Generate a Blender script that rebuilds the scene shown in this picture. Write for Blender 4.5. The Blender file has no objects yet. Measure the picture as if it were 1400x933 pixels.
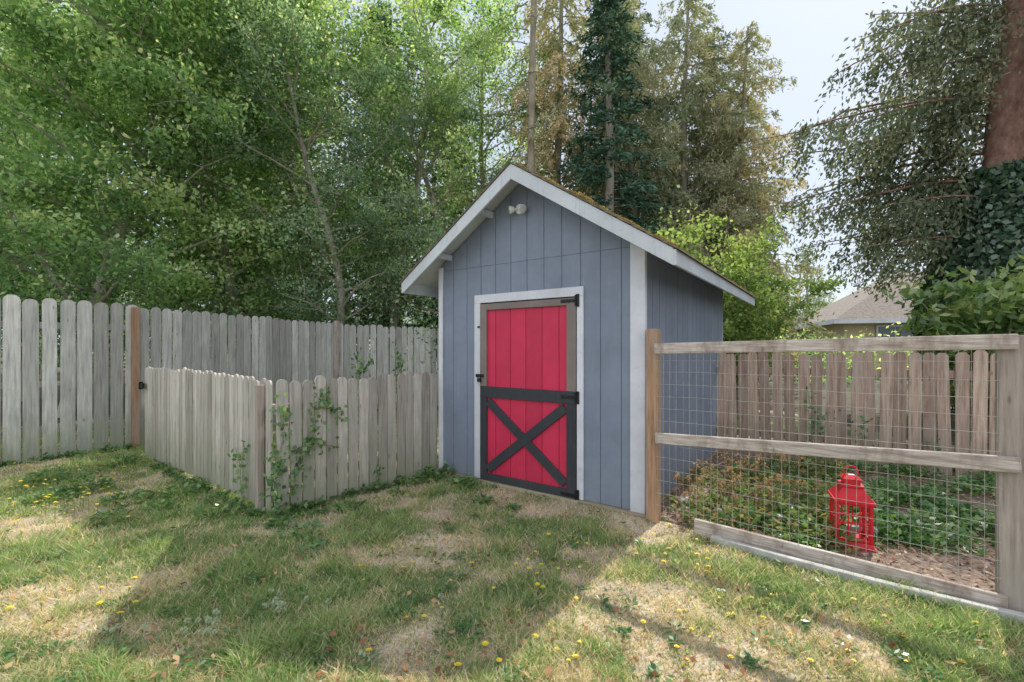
import bpy, math, random
import numpy as np
from mathutils import Vector, Matrix, Quaternion
random.seed(7)
RS=np.random.RandomState
F=622.0; CX=700.0; HY=476.0; H=1.5
def G(px,py,z=0.0):
    d=(H-z)*F/(py-HY); return ((px-CX)/F*d, d)
scene=bpy.context.scene
# ---------------------------------------------------------------- camera
cam=bpy.data.cameras.new("camera"); co=bpy.data.objects.new("camera",cam)
scene.collection.objects.link(co); scene.camera=co
co.location=(0,0,H); co.rotation_euler=(math.radians(90),0,0)
cam.sensor_width=36; cam.lens=16.0; cam.clip_start=0.05; cam.clip_end=2000
cam.shift_y=9.5/1400
# ---------------------------------------------------------------- light
SUN=Vector((.68,.73,1.08)).normalized()
w=bpy.data.worlds.new("World"); scene.world=w; w.use_nodes=True
nt=w.node_tree; nt.nodes.clear()
sky=nt.nodes.new("ShaderNodeTexSky"); sky.sky_type='NISHITA'; sky.sun_disc=False
sky.sun_elevation=math.asin(SUN.z); sky.sun_rotation=math.atan2(SUN.x,SUN.y)
sky.air_density=1.0; sky.dust_density=1.0; sky.ozone_density=1.0
# thin bright haze over the blue sky, with an added brighter area behind the camera as fill for the shed front
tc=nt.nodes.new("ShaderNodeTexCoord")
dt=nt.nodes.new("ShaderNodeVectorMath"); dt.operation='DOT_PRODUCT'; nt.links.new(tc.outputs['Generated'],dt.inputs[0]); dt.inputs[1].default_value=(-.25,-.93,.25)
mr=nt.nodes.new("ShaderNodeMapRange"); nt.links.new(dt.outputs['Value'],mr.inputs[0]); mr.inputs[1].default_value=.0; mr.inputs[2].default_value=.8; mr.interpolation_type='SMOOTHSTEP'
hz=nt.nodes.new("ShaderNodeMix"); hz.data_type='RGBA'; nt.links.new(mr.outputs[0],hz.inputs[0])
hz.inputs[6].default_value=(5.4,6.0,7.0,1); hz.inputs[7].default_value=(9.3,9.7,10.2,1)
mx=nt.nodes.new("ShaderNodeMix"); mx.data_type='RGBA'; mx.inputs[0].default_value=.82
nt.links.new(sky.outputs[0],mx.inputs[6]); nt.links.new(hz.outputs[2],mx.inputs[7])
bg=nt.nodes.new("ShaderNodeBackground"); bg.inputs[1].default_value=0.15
ow=nt.nodes.new("ShaderNodeOutputWorld")
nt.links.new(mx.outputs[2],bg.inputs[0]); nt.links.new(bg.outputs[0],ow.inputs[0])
sl=bpy.data.lights.new("sun","SUN"); sl.energy=5.0; sl.angle=math.radians(0.5); sl.color=(1,.96,.86)
so=bpy.data.objects.new("sun",sl); scene.collection.objects.link(so)
so.rotation_euler=SUN.to_track_quat('Z','Y').to_euler(); so.location=(20,22,30)
scene.view_settings.view_transform='Standard'; scene.view_settings.look='None'; scene.view_settings.exposure=0

# ---------------------------------------------------------------- materials
def newmat(name):
    m=bpy.data.materials.new(name); m.use_nodes=True; t=m.node_tree; t.nodes.clear()
    o=t.nodes.new("ShaderNodeOutputMaterial"); return m,t,o
def N(t,k,**kw):
    n=t.nodes.new(k)
    for a,b in kw.items(): setattr(n,a,b)
    return n
def ramp(t,fac,stops):
    r=t.nodes.new("ShaderNodeValToRGB"); e=r.color_ramp.elements
    while len(e)<len(stops): e.new(.5)
    for i,(p,c) in enumerate(stops): e[i].position=p; e[i].color=(*c,1)
    if fac is not None: t.links.new(fac,r.inputs[0])
    return r
def mix(t,a,b,f,mode='MIX'):
    n=t.nodes.new("ShaderNodeMix"); n.data_type='RGBA'; n.blend_type=mode
    for s,v in ((n.inputs[0],f),(n.inputs[6],a),(n.inputs[7],b)):
        if isinstance(v,(int,float)): s.default_value=v
        elif isinstance(v,tuple): s.default_value=(*v,1)
        else: t.links.new(v,s)
    return n.outputs[2]
def noise(t,scale,vec=None,detail=4,rough=.6):
    n=N(t,"ShaderNodeTexNoise"); n.inputs['Scale'].default_value=scale
    n.inputs['Detail'].default_value=detail; n.inputs['Roughness'].default_value=rough
    if vec is not None: t.links.new(vec,n.inputs['Vector'])
    return n.outputs[0]
def objvec(t,scale=(1,1,1),addvar=False):
    tc=N(t,"ShaderNodeTexCoord"); mp=N(t,"ShaderNodeMapping"); mp.inputs['Scale'].default_value=scale
    t.links.new(tc.outputs['Object'],mp.inputs[0])
    if addvar:
        a=N(t,"ShaderNodeAttribute",attribute_name="var")
        m=N(t,"ShaderNodeVectorMath",operation='MULTIPLY_ADD')
        t.links.new(a.outputs['Fac'],m.inputs[0]); m.inputs[1].default_value=(37,53,91)
        t.links.new(mp.outputs[0],m.inputs[2]); return m.outputs[0]
    return mp.outputs[0]
def finish(t,o,col,rough=.8,bumpsrc=None,bstr=.3,bdist=.01,spec=.3):
    p=N(t,"ShaderNodeBsdfPrincipled")
    if isinstance(col,tuple): p.inputs['Base Color'].default_value=(*col,1)
    else: t.links.new(col,p.inputs['Base Color'])
    p.inputs['Roughness'].default_value=rough; p.inputs['Specular IOR Level'].default_value=spec
    if bumpsrc is not None:
        b=N(t,"ShaderNodeBump"); b.inputs['Strength'].default_value=bstr; b.inputs['Distance'].default_value=bdist
        t.links.new(bumpsrc,b.inputs['Height']); t.links.new(b.outputs[0],p.inputs['Normal'])
    t.links.new(p.outputs[0],o.inputs[0]); return p
def wood(name,dark,mid,light,grain=(40,40,2.5),stain=None,stainamt=.5,low=None):
    m,t,o=newmat(name)
    v=objvec(t,grain,True); g=noise(t,1.0,v,5,.65)
    a=N(t,"ShaderNodeAttribute",attribute_name="var")
    base=ramp(t,g,[(.25,dark),(.5,mid),(.75,light)]).outputs[0]
    vr=ramp(t,a.outputs['Fac'],[(0,(.66,.64,.62)),(.5,(.95,.94,.92)),(1,(1.2,1.19,1.16))]).outputs[0]
    c=mix(t,base,vr,1.0,'MULTIPLY')
    v2=objvec(t,(7,7,3),True); s=noise(t,1.0,v2,4,.7)
    sf=ramp(t,s,[(.48,(0,0,0)),(.68,(1,1,1))]).outputs[0]
    if stain:
        mm=N(t,"ShaderNodeMath",operation='MULTIPLY'); t.links.new(sf,mm.inputs[0]); mm.inputs[1].default_value=stainamt
        c=mix(t,c,stain,mm.outputs[0])
    if low:
        g2=N(t,"ShaderNodeNewGeometry"); sp=N(t,"ShaderNodeSeparateXYZ"); t.links.new(g2.outputs['Position'],sp.inputs[0])
        ad=N(t,"ShaderNodeMath",operation='MULTIPLY_ADD'); t.links.new(s,ad.inputs[0]); ad.inputs[1].default_value=-.9; t.links.new(sp.outputs[2],ad.inputs[2])
        mr=N(t,"ShaderNodeMapRange"); t.links.new(ad.outputs[0],mr.inputs[0])
        mr.inputs[1].default_value=-.35; mr.inputs[2].default_value=.25; mr.inputs[3].default_value=.75; mr.inputs[4].default_value=0
        c=mix(t,c,low,mr.outputs[0])
    vo=N(t,"ShaderNodeTexVoronoi"); vo.inputs['Scale'].default_value=1.0; t.links.new(objvec(t,(9,9,3.2),True),vo.inputs['Vector'])
    kr=ramp(t,vo.outputs['Distance'],[(.05,(1,1,1)),(.10,(0,0,0))]).outputs[0]
    mk_=N(t,"ShaderNodeMath",operation='MULTIPLY'); t.links.new(kr,mk_.inputs[0]); mk_.inputs[1].default_value=.55
    c=mix(t,c,tuple(x*.45 for x in dark),mk_.outputs[0])
    finish(t,o,c,.85,g,.6,.008,.15); return m
def paint(name,col,wear=(.3,.3,.3),wearamt=.3,dirt=(.12,.11,.09),rough=.55,bs=.25,lowdirt=.5):
    m,t,o=newmat(name)
    v=objvec(t,(30,30,2.2),True); g=noise(t,1.0,v,5,.7)
    n2=noise(t,2.2,objvec(t),5,.65)
    n3=noise(t,16,objvec(t),5,.7)
    a=N(t,"ShaderNodeAttribute",attribute_name="var")
    vr=ramp(t,a.outputs['Fac'],[(0,(.9,.9,.9)),(1,(1.08,1.08,1.08))]).outputs[0]
    c=mix(t,col,vr,1.0,'MULTIPLY')
    c=mix(t,c,ramp(t,n2,[(.3,(.84,.84,.84)),(.7,(1.1,1.1,1.1))]).outputs[0],1.0,'MULTIPLY')
    wf=ramp(t,g,[(.56,(0,0,0)),(.72,(1,1,1))]).outputs[0]
    mm=N(t,"ShaderNodeMath",operation='MULTIPLY'); t.links.new(wf,mm.inputs[0]); mm.inputs[1].default_value=wearamt
    c=mix(t,c,wear,mm.outputs[0])
    df=ramp(t,n3,[(.56,(0,0,0)),(.75,(1,1,1))]).outputs[0]
    m2=N(t,"ShaderNodeMath",operation='MULTIPLY'); t.links.new(df,m2.inputs[0]); m2.inputs[1].default_value=.3
    c=mix(t,c,dirt,m2.outputs[0])
    g2=N(t,"ShaderNodeNewGeometry"); sp=N(t,"ShaderNodeSeparateXYZ"); t.links.new(g2.outputs['Position'],sp.inputs[0])
    ad=N(t,"ShaderNodeMath",operation='MULTIPLY_ADD'); t.links.new(n3,ad.inputs[0]); ad.inputs[1].default_value=-.5; t.links.new(sp.outputs[2],ad.inputs[2])
    mr=N(t,"ShaderNodeMapRange"); t.links.new(ad.outputs[0],mr.inputs[0]); mr.inputs[1].default_value=-.25; mr.inputs[2].default_value=.25
    mr.inputs[3].default_value=lowdirt; mr.inputs[4].default_value=0
    c=mix(t,c,dirt,mr.outputs[0])
    finish(t,o,c,rough,g,bs,.003,.35); return m
def simple(name,col,rough=.5,var=.25,scale=12,metal=0,spec=.4):
    m,t,o=newmat(name); n=noise(t,scale,objvec(t),5,.65)
    c=ramp(t,n,[(.3,tuple(x*(1-var) for x in col)),(.7,tuple(min(1,x*(1+var)) for x in col))]).outputs[0]
    p=finish(t,o,c,rough,n,.3,.004,spec); p.inputs['Metallic'].default_value=metal; return m
def leafmat(name,stops,trans=.45,rough=.5,gain=1.0,gloss=.0):
    m,t,o=newmat(name)
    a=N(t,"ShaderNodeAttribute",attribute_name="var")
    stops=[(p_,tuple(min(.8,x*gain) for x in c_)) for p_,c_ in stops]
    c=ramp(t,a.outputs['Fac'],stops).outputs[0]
    oi=N(t,"ShaderNodeObjectInfo")
    c=mix(t,c,ramp(t,oi.outputs['Random'],[(0,(.82,.88,.85)),(1,(1.18,1.08,1.0))]).outputs[0],1.0,'MULTIPLY')
    p=N(t,"ShaderNodeBsdfDiffuse"); t.links.new(c,p.inputs['Color'])
    out=p.outputs[0]
    if trans>0:
        tr=N(t,"ShaderNodeBsdfTranslucent")
        ct=mix(t,c,(1.6,1.6,.9),1.0,'MULTIPLY'); t.links.new(ct,tr.inputs[0])
        ms=N(t,"ShaderNodeMixShader"); ms.inputs[0].default_value=trans
        t.links.new(out,ms.inputs[1]); t.links.new(tr.outputs[0],ms.inputs[2]); out=ms.outputs[0]
    if gloss>0:
        gl=N(t,"ShaderNodeBsdfGlossy"); gl.inputs['Roughness'].default_value=rough; gl.inputs['Color'].default_value=(1,1,1,1)
        m2=N(t,"ShaderNodeMixShader"); m2.inputs[0].default_value=gloss; t.links.new(out,m2.inputs[1]); t.links.new(gl.outputs[0],m2.inputs[2]); out=m2.outputs[0]
    t.links.new(out,o.inputs[0])
    return m
def colattr(name,trans=0.3,rough=.8,mulnoise=False):
    m,t,o=newmat(name); a=N(t,"ShaderNodeAttribute",attribute_name="col"); c=a.outputs['Color']
    if mulnoise:
        n=noise(t,60,objvec(t),5,.75)
        c=mix(t,c,ramp(t,n,[(.3,(.5,.5,.5)),(.7,(1.4,1.4,1.4))]).outputs[0],1.0,'MULTIPLY')
    p=N(t,"ShaderNodeBsdfDiffuse"); t.links.new(c,p.inputs['Color'])
    if mulnoise:
        b=N(t,"ShaderNodeBump"); b.inputs['Strength'].default_value=.5; b.inputs['Distance'].default_value=.015
        t.links.new(n,b.inputs['Height']); t.links.new(b.outputs[0],p.inputs['Normal'])
    if trans>0:
        tr=N(t,"ShaderNodeBsdfTranslucent"); ct=mix(t,c,(1.55,1.5,.9),1.0,'MULTIPLY'); t.links.new(ct,tr.inputs[0])
        ms=N(t,"ShaderNodeMixShader"); ms.inputs[0].default_value=trans
        t.links.new(p.outputs[0],ms.inputs[1]); t.links.new(tr.outputs[0],ms.inputs[2]); t.links.new(ms.outputs[0],o.inputs[0])
    else: t.links.new(p.outputs[0],o.inputs[0])
    return m

M={}
M['fenceA']=wood("weathered_cedar_gray",(.28,.27,.26),(.52,.51,.49),(.70,.68,.65),stain=(.38,.42,.33),stainamt=.45,low=(.26,.29,.19))
M['fenceB']=wood("weathered_cedar_tan",(.27,.245,.215),(.51,.475,.435),(.67,.635,.595),stain=(.44,.47,.39),stainamt=.5,low=(.28,.29,.20))
M['fenceC']=wood("aged_cedar_brown",(.24,.16,.13),(.48,.35,.28),(.64,.51,.42),stain=(.42,.36,.32),stainamt=.5,low=(.25,.21,.16))
M['post']=wood("cedar_post_wood",(.22,.12,.07),(.42,.26,.17),(.54,.37,.26),stain=(.36,.30,.25),stainamt=.6)
M['postg']=wood("gray_post_wood",(.22,.18,.16),(.42,.36,.32),(.55,.49,.45),stain=(.34,.30,.26),stainamt=.6)
M['rail']=wood("gray_rail_wood",(.24,.19,.16),(.46,.40,.36),(.66,.60,.56),stain=(.27,.2,.17),stainamt=.7)
M['railh']=wood("gray_rail_wood_horizontal",(.20,.15,.13),(.48,.42,.38),(.70,.64,.60),grain=(4,4,60),stain=(.25,.18,.15),stainamt=.8)
M['skid']=wood("base_timber",(.22,.18,.12),(.42,.36,.27),(.55,.48,.38),grain=(3,40,40),stain=(.2,.2,.12))
M['siding']=paint("blue_gray_siding_paint",(.225,.265,.345),wear=(.31,.345,.41),wearamt=.4,dirt=(.18,.20,.22),lowdirt=.4)
M['trim']=paint("white_trim_paint",(.70,.71,.78),wear=(.5,.5,.54),wearamt=.35,dirt=(.38,.38,.38),lowdirt=.35)
M['fascia']=paint("fascia_paint",(.58,.62,.66),wear=(.36,.40,.40),wearamt=.6,dirt=(.25,.28,.24),lowdirt=0)
M['red']=paint("red_door_paint",(.62,.032,.09),wear=(.47,.07,.13),wearamt=.45,dirt=(.40,.04,.07),rough=.5,lowdirt=.2)
M['brown']=paint("brown_gray_frame_paint",(.22,.18,.165),wear=(.32,.29,.27),wearamt=.4,dirt=(.12,.1,.09),lowdirt=.1)
M['black']=paint("charcoal_frame_paint",(.040,.046,.055),wear=(.14,.13,.12),wearamt=.3,dirt=(.08,.08,.07),lowdirt=.2)
M['metal']=simple("black_iron",(.03,.03,.03),.45,.4,40,.6)
M['wire']=simple("galvanised_wire",(.46,.44,.40),.5,.3,30,.3)
M['white']=simple("white_plastic",(.78,.78,.76),.4,.05)
M['lens']=simple("lamp_glass",(.5,.52,.55),.15,.1)
M['lantern']=simple("red_lantern_enamel",(.62,.012,.03),.35,.2,20)
M['candle']=simple("candle_wax",(.25,.2,.15),.5,.05)
M['stone']=simple("gray_stone",(.36,.35,.33),.85,.35,14)
M['conc']=simple("edging_concrete",(.46,.45,.42),.85,.3,10)
M['shingle']=simple("roof_shingles",(.18,.15,.11),.9,.4,25)
M['bark']=wood("tree_bark",(.16,.135,.11),(.38,.34,.29),(.58,.54,.48),grain=(6,6,1.5),stain=(.34,.38,.26),stainamt=.4)
M['barkr']=wood("spruce_bark",(.14,.07,.055),(.36,.21,.17),(.54,.37,.31),grain=(7,7,4),stain=(.24,.15,.12),stainamt=.6)
M['barkp']=wood("pale_snag_wood",(.16,.14,.10),(.38,.33,.25),(.54,.48,.38),grain=(9,9,2.5),stain=(.22,.2,.15),stainamt=.8)
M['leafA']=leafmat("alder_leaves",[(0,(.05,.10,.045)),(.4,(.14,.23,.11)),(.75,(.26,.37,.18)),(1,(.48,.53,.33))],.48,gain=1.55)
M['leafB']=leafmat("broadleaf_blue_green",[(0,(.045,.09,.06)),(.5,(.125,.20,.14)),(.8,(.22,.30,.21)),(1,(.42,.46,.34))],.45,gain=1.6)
M['leafY']=leafmat("yellow_green_leaves",[(0,(.12,.20,.06)),(.4,(.27,.36,.13)),(.8,(.43,.50,.22)),(1,(.56,.56,.30))],.45)
M['laurel']=leafmat("laurel_leaves",[(0,(.06,.11,.045)),(.5,(.15,.25,.09)),(.85,(.30,.40,.15)),(1,(.46,.48,.22))],.4,.35,gloss=.05)
M['need']=leafmat("conifer_needles",[(0,(.05,.085,.065)),(.5,(.12,.165,.11)),(.85,(.21,.26,.17)),(1,(.34,.36,.25))],.0,gain=1.6)
M['needT']=leafmat("dry_conifer_needles",[(0,(.10,.12,.085)),(.4,(.22,.25,.17)),(.75,(.35,.33,.24)),(1,(.50,.41,.32))],.25,gain=1.45)
M['needD']=leafmat("dark_fir_needles",[(0,(.03,.06,.045)),(.6,(.075,.13,.09)),(1,(.16,.23,.14))],.0,gain=1.5)
M['needS']=leafmat("spruce_needles",[(0,(.05,.08,.06)),(.5,(.13,.16,.115)),(.85,(.24,.26,.18)),(1,(.40,.38,.28))],.2,gain=1.3)
M['ivy']=leafmat("ivy_leaves",[(0,(.02,.055,.035)),(.6,(.055,.12,.07)),(1,(.14,.22,.12))],.15,.3,gloss=.06)
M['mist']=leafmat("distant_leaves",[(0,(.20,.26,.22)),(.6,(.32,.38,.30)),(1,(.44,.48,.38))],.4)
M['weed']=leafmat("weed_leaves",[(0,(.05,.12,.05)),(.6,(.12,.25,.09)),(1,(.26,.38,.16))],.4,.35,gloss=.04)
M['bram']=leafmat("bramble_leaves",[(0,(.08,.16,.06)),(.5,(.17,.28,.11)),(.75,(.32,.30,.14)),(1,(.42,.22,.14))],.4)
M['dead']=leafmat("dead_leaves",[(0,(.13,.055,.035)),(.5,(.30,.16,.10)),(1,(.48,.34,.22))],.2)
M['chips']=leafmat("wood_chips",[(0,(.13,.08,.06)),(.5,(.30,.20,.15)),(1,(.52,.42,.32))],.0)
M['yellow']=simple("yellow_petals",(.80,.62,.05),.6,.15)
M['fluff']=leafmat("dandelion_seed_fluff",[(0,(.5,.52,.45)),(1,(.68,.68,.62))],.4,.9)
M['grass']=colattr("grass_blades",.45)
M['lawn']=colattr("lawn_soil",0,.95,True)
M['soil']=simple("forest_floor_soil",(.10,.09,.06),.95,.5,3)
M['mulch']=simple("bark_mulch",(.22,.16,.125),.95,.6,35)
M['tanwall']=simple("tan_stucco",(.55,.46,.30),.9,.1,5)
M['houseroof']=simple("brown_roof_shingles",(.24,.20,.17),.9,.35,8)
M['winglass']=simple("window_glass",(.10,.12,.14),.1,.2)

# ---------------------------------------------------------------- mesh builder
class MB:
    def __init__(s): s.v=[];s.f=[];s.m=[];s.var=[]
    def add(s,vs,fs,mi=0,var=None):
        b=len(s.v); s.v.extend([tuple(x) for x in vs])
        if var is None: var=random.random()
        for f in fs: s.f.append([b+i for i in f]); s.m.append(mi); s.var.append(var)
    def box(s,x0,x1,y0,y1,z0,z1,mi=0,var=None,R=None):
        vs=[(x,y,z) for z in (z0,z1) for y in (y0,y1) for x in (x0,x1)]
        if R is not None: vs=[tuple(R@Vector(v)) for v in vs]
        s.add(vs,[(0,2,3,1),(4,5,7,6),(0,1,5,4),(2,6,7,3),(0,4,6,2),(1,3,7,5)],mi,var)
    def prism(s,poly,n,mi=0,var=None):
        k=len(poly); vs=[Vector(p) for p in poly]+[Vector(p)+Vector(n) for p in poly]
        fs=[tuple(range(k)),tuple(range(2*k-1,k-1,-1))]+[(i,i+k,(i+1)%k+k,(i+1)%k) for i in range(k)]
        s.add(vs,fs,mi,var)
    def beam(s,a,b,wd,ht,mi=0,var=None,up=Vector((0,0,1))):
        a=Vector(a);b=Vector(b);d=(b-a).normalized()
        if abs(d.dot(up))>.99: up=Vector((0,1,0))
        sd=d.cross(up).normalized(); u=sd.cross(d)
        vs=[p+sd*(i*wd/2)+u*(j*ht/2) for p in (a,b) for (i,j) in ((-1,-1),(1,-1),(1,1),(-1,1))]
        s.add(vs,[(3,2,1,0),(4,5,6,7),(0,1,5,4),(1,2,6,5),(2,3,7,6),(3,0,4,7)],mi,var)
    def tube(s,pts,rad,n=6,mi=0,var=None,cap=True):
        pts=[Vector(p) for p in pts]; vs=[]
        for i,p in enumerate(pts):
            d=(pts[min(i+1,len(pts)-1)]-pts[max(i-1,0)]).normalized()
            a=Vector((0,0,1)) if abs(d.z)<.9 else Vector((1,0,0))
            x=d.cross(a).normalized(); y=d.cross(x)
            for k in range(n):
                t=2*math.pi*k/n; vs.append(p+(x*math.cos(t)+y*math.sin(t))*rad[i])
        fs=[(i*n+k,i*n+(k+1)%n,(i+1)*n+(k+1)%n,(i+1)*n+k) for i in range(len(pts)-1) for k in range(n)]
        if cap: fs+= [tuple(range(n))[::-1],tuple(range((len(pts)-1)*n,len(pts)*n))]
        s.add(vs,fs,mi,var)
    def obj(s,name,mats,parent=None,bevel=0,smooth=False):
        me=bpy.data.meshes.new(name); me.from_pydata(s.v,[],s.f)
        for m in mats: me.materials.append(m)
        me.polygons.foreach_set("material_index",s.m)
        if smooth: me.polygons.foreach_set("use_smooth",[True]*len(s.f))
        a=me.attributes.new("var",'FLOAT','FACE'); a.data.foreach_set("value",s.var)
        me.update(); o=bpy.data.objects.new(name,me); scene.collection.objects.link(o)
        import bmesh
        bm=bmesh.new(); bm.from_mesh(me); bmesh.ops.recalc_face_normals(bm,faces=bm.faces); bm.to_mesh(me); bm.free()
        if bevel:
            b=o.modifiers.new("bevel",'BEVEL'); b.width=bevel; b.segments=1; b.limit_method='ANGLE'
        if parent: o.parent=parent
        return o
def empty(name,loc=(0,0,0),rz=0):
    e=bpy.data.objects.new(name,None); scene.collection.objects.link(e); e.location=loc; e.rotation_euler=(0,0,rz); e.empty_display_size=.2; return e
def npmesh(name,V,Fa,mi,var,mats,col=None,link=True,smooth=None):
    me=bpy.data.meshes.new(name); me.vertices.add(len(V)); me.vertices.foreach_set("co",np.asarray(V,np.float32).ravel())
    loops=np.concatenate([f.ravel() for f in Fa]).astype(np.int32)
    tot=np.concatenate([np.full(len(f),f.shape[1],np.int32) for f in Fa])
    st=np.concatenate([[0],np.cumsum(tot)[:-1]]).astype(np.int32)
    me.loops.add(len(loops)); me.loops.foreach_set("vertex_index",loops)
    me.polygons.add(len(tot)); me.polygons.foreach_set("loop_start",st)
    me.polygons.foreach_set("material_index",np.asarray(mi,np.int32))
    for m in mats: me.materials.append(m)
    if smooth is not None: me.polygons.foreach_set("use_smooth",smooth)
    if var is not None:
        a=me.attributes.new("var",'FLOAT','FACE'); a.data.foreach_set("value",np.asarray(var,np.float32))
    if col is not None:
        a=me.attributes.new("col",'FLOAT_COLOR','POINT'); c=np.ones((len(V),4),np.float32); c[:,:3]=col; a.data.foreach_set("color",c.ravel())
    me.update(calc_edges=True)
    if not link: return me
    o=bpy.data.objects.new(name,me); scene.collection.objects.link(o); return o
def unit(a): return a/(np.linalg.norm(a,axis=1,keepdims=True)+1e-9)
def leafquads(C,D,Nn,L,W):
    D=unit(D); S=unit(np.cross(D,Nn)); L=np.asarray(L).reshape(-1,1)/2; W=np.asarray(W).reshape(-1,1)/2
    V=np.stack([C-D*L,C+S*W-D*L*.1,C+D*L,C-S*W-D*L*.1],1); return V.reshape(-1,3)
class Plant:
    def __init__(s,seed): s.mb=MB(); s.C=[];s.D=[];s.Nn=[];s.L=[];s.W=[];s.va=[]; s.r=RS(seed); random.seed(seed)
    def leaves(s,C,L,W,D=None,Nn=None,var=None):
        n=len(C)
        if D is None: D=s.r.normal(size=(n,3))
        if Nn is None: Nn=s.r.normal(size=(n,3))+np.array([0,0,.6])
        s.C.append(C);s.D.append(D);s.Nn.append(Nn)
        s.L.append(np.broadcast_to(L,(n,))*s.r.uniform(.7,1.3,n)); s.W.append(np.broadcast_to(W,(n,))*s.r.uniform(.7,1.3,n))
        s.va.append(s.r.uniform(0,1,n) if var is None else np.clip(var,0,1))
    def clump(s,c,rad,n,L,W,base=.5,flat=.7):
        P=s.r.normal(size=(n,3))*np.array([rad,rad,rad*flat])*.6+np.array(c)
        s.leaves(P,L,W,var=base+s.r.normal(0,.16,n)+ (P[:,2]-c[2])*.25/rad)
    def mesh(s,name,mats,link=True):
        tv=np.array(s.mb.v,float).reshape(-1,3)
        V=[tv]; Fa=[]; mi=[];va=[];sm=[]
        q=[f for f in s.mb.f if len(f)==4]
        if q: Fa.append(np.array(q)); k=[i for i,f in enumerate(s.mb.f) if len(f)==4]; mi.append(np.array(s.mb.m)[k]); va.append(np.array(s.mb.var)[k]); sm.append(np.ones(len(q),bool))
        if s.C:
            C=np.concatenate(s.C); lv=leafquads(C,np.concatenate(s.D),np.concatenate(s.Nn),np.concatenate(s.L),np.concatenate(s.W))
            n=len(C); Fa.append(np.arange(4*n).reshape(n,4)+len(tv)); V.append(lv); mi.append(np.ones(n,int)); va.append(np.concatenate(s.va)); sm.append(np.zeros(n,bool))
        return npmesh(name,np.concatenate(V),Fa,np.concatenate(mi),np.concatenate(va),mats,link=link,smooth=np.concatenate(sm))
def place(name,me,x,y,rz=0,sc=1,z=0):
    o=bpy.data.objects.new(name,me); scene.collection.objects.link(o); o.location=(x,y,z); o.rotation_euler=(0,0,rz); o.scale=(sc,sc,sc); return o

class VN:
    def __init__(s,seed): s.g=RS(seed).uniform(0,1,(256,256))
    def __call__(s,x,y,sc):
        x=np.asarray(x)*sc+1000; y=np.asarray(y)*sc+1000; i=np.floor(x).astype(int); j=np.floor(y).astype(int)
        u=x-i; v=y-j; u=u*u*(3-2*u); v=v*v*(3-2*v); g=s.g
        a=g[i%256,j%256];b=g[(i+1)%256,j%256];c=g[i%256,(j+1)%256];d=g[(i+1)%256,(j+1)%256]
        return a*(1-u)*(1-v)+b*u*(1-v)+c*(1-u)*v+d*u*v
vn=VN(3); vn2=VN(11)
def dry(x,y):
    n=.34*vn(x,y,.75)+.32*vn2(x,y,1.9)+.34*vn(x+9,y,5.5)
    return np.clip((n-.46)*4.2+.08*(x>1.2),0,1)
def hgt(x,y): return .012+.022*vn(x,y,1.2)+.012*vn2(x,y,4)

# ---------------------------------------------------------------- ground
g=MB(); g.box(-400,400,-200,600,-.3,-.004); g.obj("ground",[M['soil']])
xs=np.arange(-9,6.5,.05); ys=np.arange(-3,11,.05)
X,Y=np.meshgrid(xs,ys); Z=hgt(X,Y)
edge=np.minimum.reduce([X-xs[0],xs[-1]-X,Y-ys[0],ys[-1]-Y]); Z=Z*np.clip(edge/.5,0,1)
V=np.stack([X,Y,Z],-1).reshape(-1,3); nx=len(xs); ny=len(ys)
idx=(np.arange(ny-1)[:,None]*nx+np.arange(nx-1)[None]).ravel()
Fq=np.stack([idx,idx+1,idx+nx+1,idx+nx],1)
dr=dry(V[:,0],V[:,1])[:,None]; nn=vn2(V[:,0],V[:,1],9)[:,None]
straw=np.array([.50,.41,.32]); grn=np.array([.20,.22,.12])
C=(grn*(1-dr)+straw*dr)*(.7+.6*nn)
npmesh("lawn",V,[Fq],np.zeros(len(Fq)),None,[M['lawn']],col=C,smooth=np.ones(len(Fq),bool))

SL=np.array([-.836,5.36]); SR=np.array([1.144,3.954])
D0=np.array([1.20,3.855]); D1=np.array([2.78,2.54])
B0=np.array([-4.98,6.14]); B1=np.array([-2.13,4.03])
def in_bed(x,y):
    dn=D1-D0; side=(x-D0[0])*dn[1]-(y-D0[1])*dn[0]
    v=np.array([.579,.8155]); s2=(x-SR[0])*v[1]-(y-SR[1])*v[0]
    return (side<-.03)&(s2>0)
r=RS(5); n=380000
d=1.55*np.exp(r.uniform(0,1,n)*math.log(8.5/1.55)); x=r.uniform(-1.35,1.25,n)*d+r.normal(0,.2,n)
keep=~in_bed(x,d)
lx=(x-.154)*.8155+(d-4.657)*-.579; ly=(x-.154)*.579+(d-4.657)*.8155
keep&=~((abs(lx)<1.22)&(ly>0)&(ly<3.4))
dd=dry(x,d); keep&=(r.uniform(0,1,n)>dd*.55)
x=x[keep];d=d[keep];dd=dd[keep];n=len(x)
tuft=vn(x,d,3.3); tuft2=vn2(x+5,d,8)
h=(.018+.038*tuft*tuft2*2)*(1-.4*dd)*r.uniform(.6,1.5,n)+.006
wdt=r.uniform(.0020,.0042,n)*(1+.12*d)
an=r.uniform(0,2*math.pi,n); la=r.uniform(0,2*math.pi,n); ll=h*r.uniform(.3,1.6,n)
z=hgt(x,d)-.002
P=np.stack([x,d,z],1); W=np.stack([np.cos(an)*wdt,np.sin(an)*wdt,np.zeros(n)],1)
T=P+np.stack([np.cos(la)*ll,np.sin(la)*ll,h],1)
V=np.stack([P-W,P+W,T],1).reshape(-1,3)
isdry=(r.uniform(0,1,n)<.20+.6*dd).astype(float)[:,None]
gc=np.array([.20,.31,.125])*(1-tuft2[:,None]*.6)+np.array([.34,.44,.20])*tuft2[:,None]*.75
sc_=np.array([.66,.57,.42])
C=(gc*(1-isdry)+sc_*isdry)*r.uniform(.65,1.25,n)[:,None]
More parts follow.
